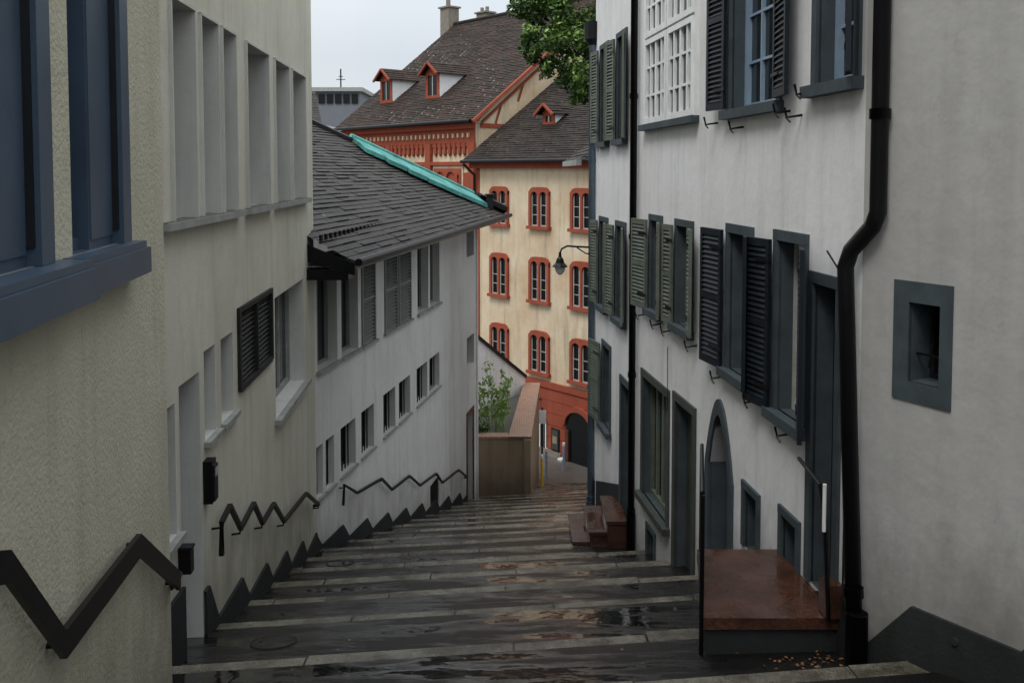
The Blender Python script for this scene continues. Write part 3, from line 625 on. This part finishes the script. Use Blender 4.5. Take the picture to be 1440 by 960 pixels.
def leaves(b,mat,c,r,n,sz,droop=0):
    for i in range(n):
        while True:
            d=Vector((random.uniform(-1,1),random.uniform(-1,1),random.uniform(-1,1)))
            if .2<d.length<1: break
        p=Vector(c)+Vector((d.x*r[0],d.y*r[1],d.z*r[2]))
        a=Vector((random.gauss(0,1),random.gauss(0,1),random.gauss(0,.6)-droop)).normalized();bb=a.cross(Vector((random.gauss(0,1),random.gauss(0,1),random.gauss(0,1)))).normalized()
        s=sz*random.uniform(.6,1.3)
        b.add(mat,[p-a*s,p+bb*s*.45,p+a*s,p-bb*s*.45],[(0,1,2,3)])
bp=Bd('bamboo_shrub')
for i in range(18):
    x,y=random.uniform(-.85,-.2),random.uniform(28.1,29.6);h=random.uniform(.8,2.1);lx=random.uniform(-.35,.45)
    pts=[(x,y,-8.3),(x+lx*.3,y,-8.3+h*.6),(x+lx,y-.1,-8.3+h),(x+lx*1.6,y-.15,-8.3+h*.92)]
    bp.tube('leaf2',pts,[.014,.01,.006,.004],4)
    for t in (.55,.8,1.0): leaves(bp,'leaf2',(x+lx*t,y-.05,-8.3+h*t-.05),(.16,.14,.18),10,.085,.9)
bp.finish()
iv=Bd('ivy_on_garden_wall')
leaves(iv,'leaf',(-1.0,28.1,-8.0),(.3,.3,.4),350,.07,.2);iv.finish()
tr=Bd('garden_tree')
tr.tube('bark',[(3.6,20.5,-12),(3.5,20.5,-2),(3.1,20.6,1.5),(2.4,20.7,3.2),(1.6,20.8,4.2)],[.3,.26,.2,.12,.06],10)
limbs=[((3.1,20.6,1.5),(1.7,20.4,2.3),(.9,20.3,2.7)),((2.4,20.7,3.2),(1.4,20.9,3.0),(.7,20.8,3.4)),((3.1,20.6,1.5),(4,20.8,3.5),(4.5,21,5)),((2.4,20.7,3.2),(2.2,20.5,4.6),(1.8,20.3,5.6)),((3.1,20.6,1.6),(2.2,20.2,1.9),(1.5,20.1,1.9))]
for l in limbs: tr.tube('bark',l,[.1,.06,.02],6)
cl=[(.75,2.75,.45),(1.2,2.3,.45),(1.6,2.0,.4),(1.0,3.3,.5),(.6,3.4,.45),(1.5,2.9,.5),(1.9,2.4,.45),(.8,4.0,.5),(1.4,3.8,.5),(2.0,3.3,.5),(1.25,1.95,.28),(1.5,1.72,.25),(2.3,4.2,.6),(1.7,4.7,.6),(1.0,4.7,.5),(3,4.8,.7),(3.8,4.6,.7),(4.5,5,.7),(2.6,5.4,.7),(3,3.6,.6),(.35,3.0,.25),(.45,2.6,.25),(.25,3.6,.38),(.4,4.2,.45),(1.8,1.75,.25),(1.2,2.8,.4),(.9,3.7,.4),(.9,2.3,.3),(1.4,1.6,.18)]
for x,z,r in cl:
    for k in range(4):
        dx,dy,dz=(random.uniform(-1,1)*r*.65 for _ in range(3))
        leaves(tr,'leaf',(x+dx,20.5+dy*1.6,z+dz),(r*.6,r*.9,r*.5),int(380*r),.062,.3)
        if random.random()<.8: leaves(tr,'leaf2',(x+dx,20.2+dy*1.6,z+dz+.12),(r*.55,r*.8,r*.4),int(100*r),.055,.3)
tr.finish()
for x,y,mt in ((1.05,32.0,'yellow'),(1.3,34.5,'pipeB'),(2.0,35.2,'pipeB')):
    p=Bd('street_post');z=gz(x,y);p.tube(mt,[(x,y,z),(x,y,z+1.0)],.05,8);p.tube('white',[(x,y,z+1.0),(x,y,z+1.12)],.055,8);p.finish()
sp=Bd('sign_post');z=gz(1.1,34.8);sp.tube('dark',[(1.15,34.8,z),(1.15,34.8,z+2.6)],.04,8);sp.box(WF,1.0,1.3,34.72,34.76,z+2.0,z+2.5,'white');sp.finish()
lt=Bd('fallen_leaves')
for i in range(120):
    x=random.gauss(2.15,.2);y=random.gauss(6.45,.12)
    if i>45: x=random.uniform(-2.4,2.2);y=random.uniform(5,16)
    if x>2.4 :continue
    z=gz(x,y)+.012;a=random.random()*6.3;s=random.uniform(.008,.018)
    lt.add('litter',[(x+s*math.cos(a+t),y+s*math.sin(a+t)*(.5 if k%2 else 1),z+random.uniform(0,.012)) for k,t in enumerate((0,1.57,3.14,4.71))],[(0,1,2,3)])
lt.finish()
for x,y in ((-2.05,7.75),(-2.45,12.9)):
    mh=Bd('manhole_cover');n=24
    def gzs(X,Y):
        e=.02;return gz(x,y)+(gz(x,y+e)-gz(x,y))/e*((Y-y)-SK*(X-x))
    ring=lambda r,h:[(x+r*math.cos(2*math.pi*i/n),y+r*math.sin(2*math.pi*i/n),gzs(x+r*math.cos(2*math.pi*i/n),y+r*math.sin(2*math.pi*i/n))+h) for i in range(n)]
    mh.add('plinth',ring(.2,.008)+ring(.185,.010),[(i,(i+1)%n,(i+1)%n+n,i+n) for i in range(n)]);mh.add('asph',ring(.185,.006),[tuple(range(n))]);mh.finish()

# ------------------------------------------------------------------ world, sun, camera
wd=bpy.data.worlds.new('World');scene.world=wd;wd.use_nodes=True;nt=wd.node_tree;bg=nt.nodes['Background']
sky=nt.nodes.new('ShaderNodeTexSky');sky.sky_type='NISHITA';sky.sun_disc=False;sky.sun_elevation=R(55);sky.sun_rotation=R(215)
tc=nt.nodes.new('ShaderNodeTexCoord');nz=nt.nodes.new('ShaderNodeTexNoise');nz.inputs['Scale'].default_value=2.6;nz.inputs['Detail'].default_value=6
nt.links.new(tc.outputs['Generated'],nz.inputs['Vector'])
cl_=ramp(nt,nz.outputs['Fac'],[(.35,(.84,.92,1.0)),(.7,(1.04,1.05,1.06))])
sx=nt.nodes.new('ShaderNodeSeparateXYZ');nt.links.new(tc.outputs['Generated'],sx.inputs[0])
# overcast luminance: brighter overhead than at the horizon
ov=nt.nodes.new('ShaderNodeMapRange');ov.inputs['From Min'].default_value=.12;ov.inputs['From Max'].default_value=1;ov.inputs['To Min'].default_value=8.3;ov.inputs['To Max'].default_value=24
nt.links.new(sx.outputs[2],ov.inputs['Value'])
cl2=mix(nt,1.0,cl_,ov.outputs[0],'MULTIPLY')
mx=mix(nt,.92,sky.outputs[0],cl2)
nt.links.new(mx,bg.inputs[0]);bg.inputs[1].default_value=.1
sd=bpy.data.lights.new('sun','SUN');sd.energy=1.5;sd.angle=R(22);sd.color=(1,.96,.9);so=bpy.data.objects.new('sun',sd);scene.collection.objects.link(so)
az=R(215);el=R(55);dv=Vector((math.sin(az)*math.cos(el),math.cos(az)*math.cos(el),math.sin(el)))
so.rotation_euler=dv.to_track_quat('Z','Y').to_euler()
cd=bpy.data.cameras.new('camera');co=bpy.data.objects.new('camera',cd);scene.collection.objects.link(co)
cd.sensor_width=36;cd.lens=32.5;cd.shift_y=-.1194;cd.clip_end=2000;cd.clip_start=.05
co.location=(0,0,0);co.rotation_euler=(R(87),0,0);scene.camera=co
scene.view_settings.view_transform='Standard';scene.view_settings.look='None';scene.view_settings.exposure=0
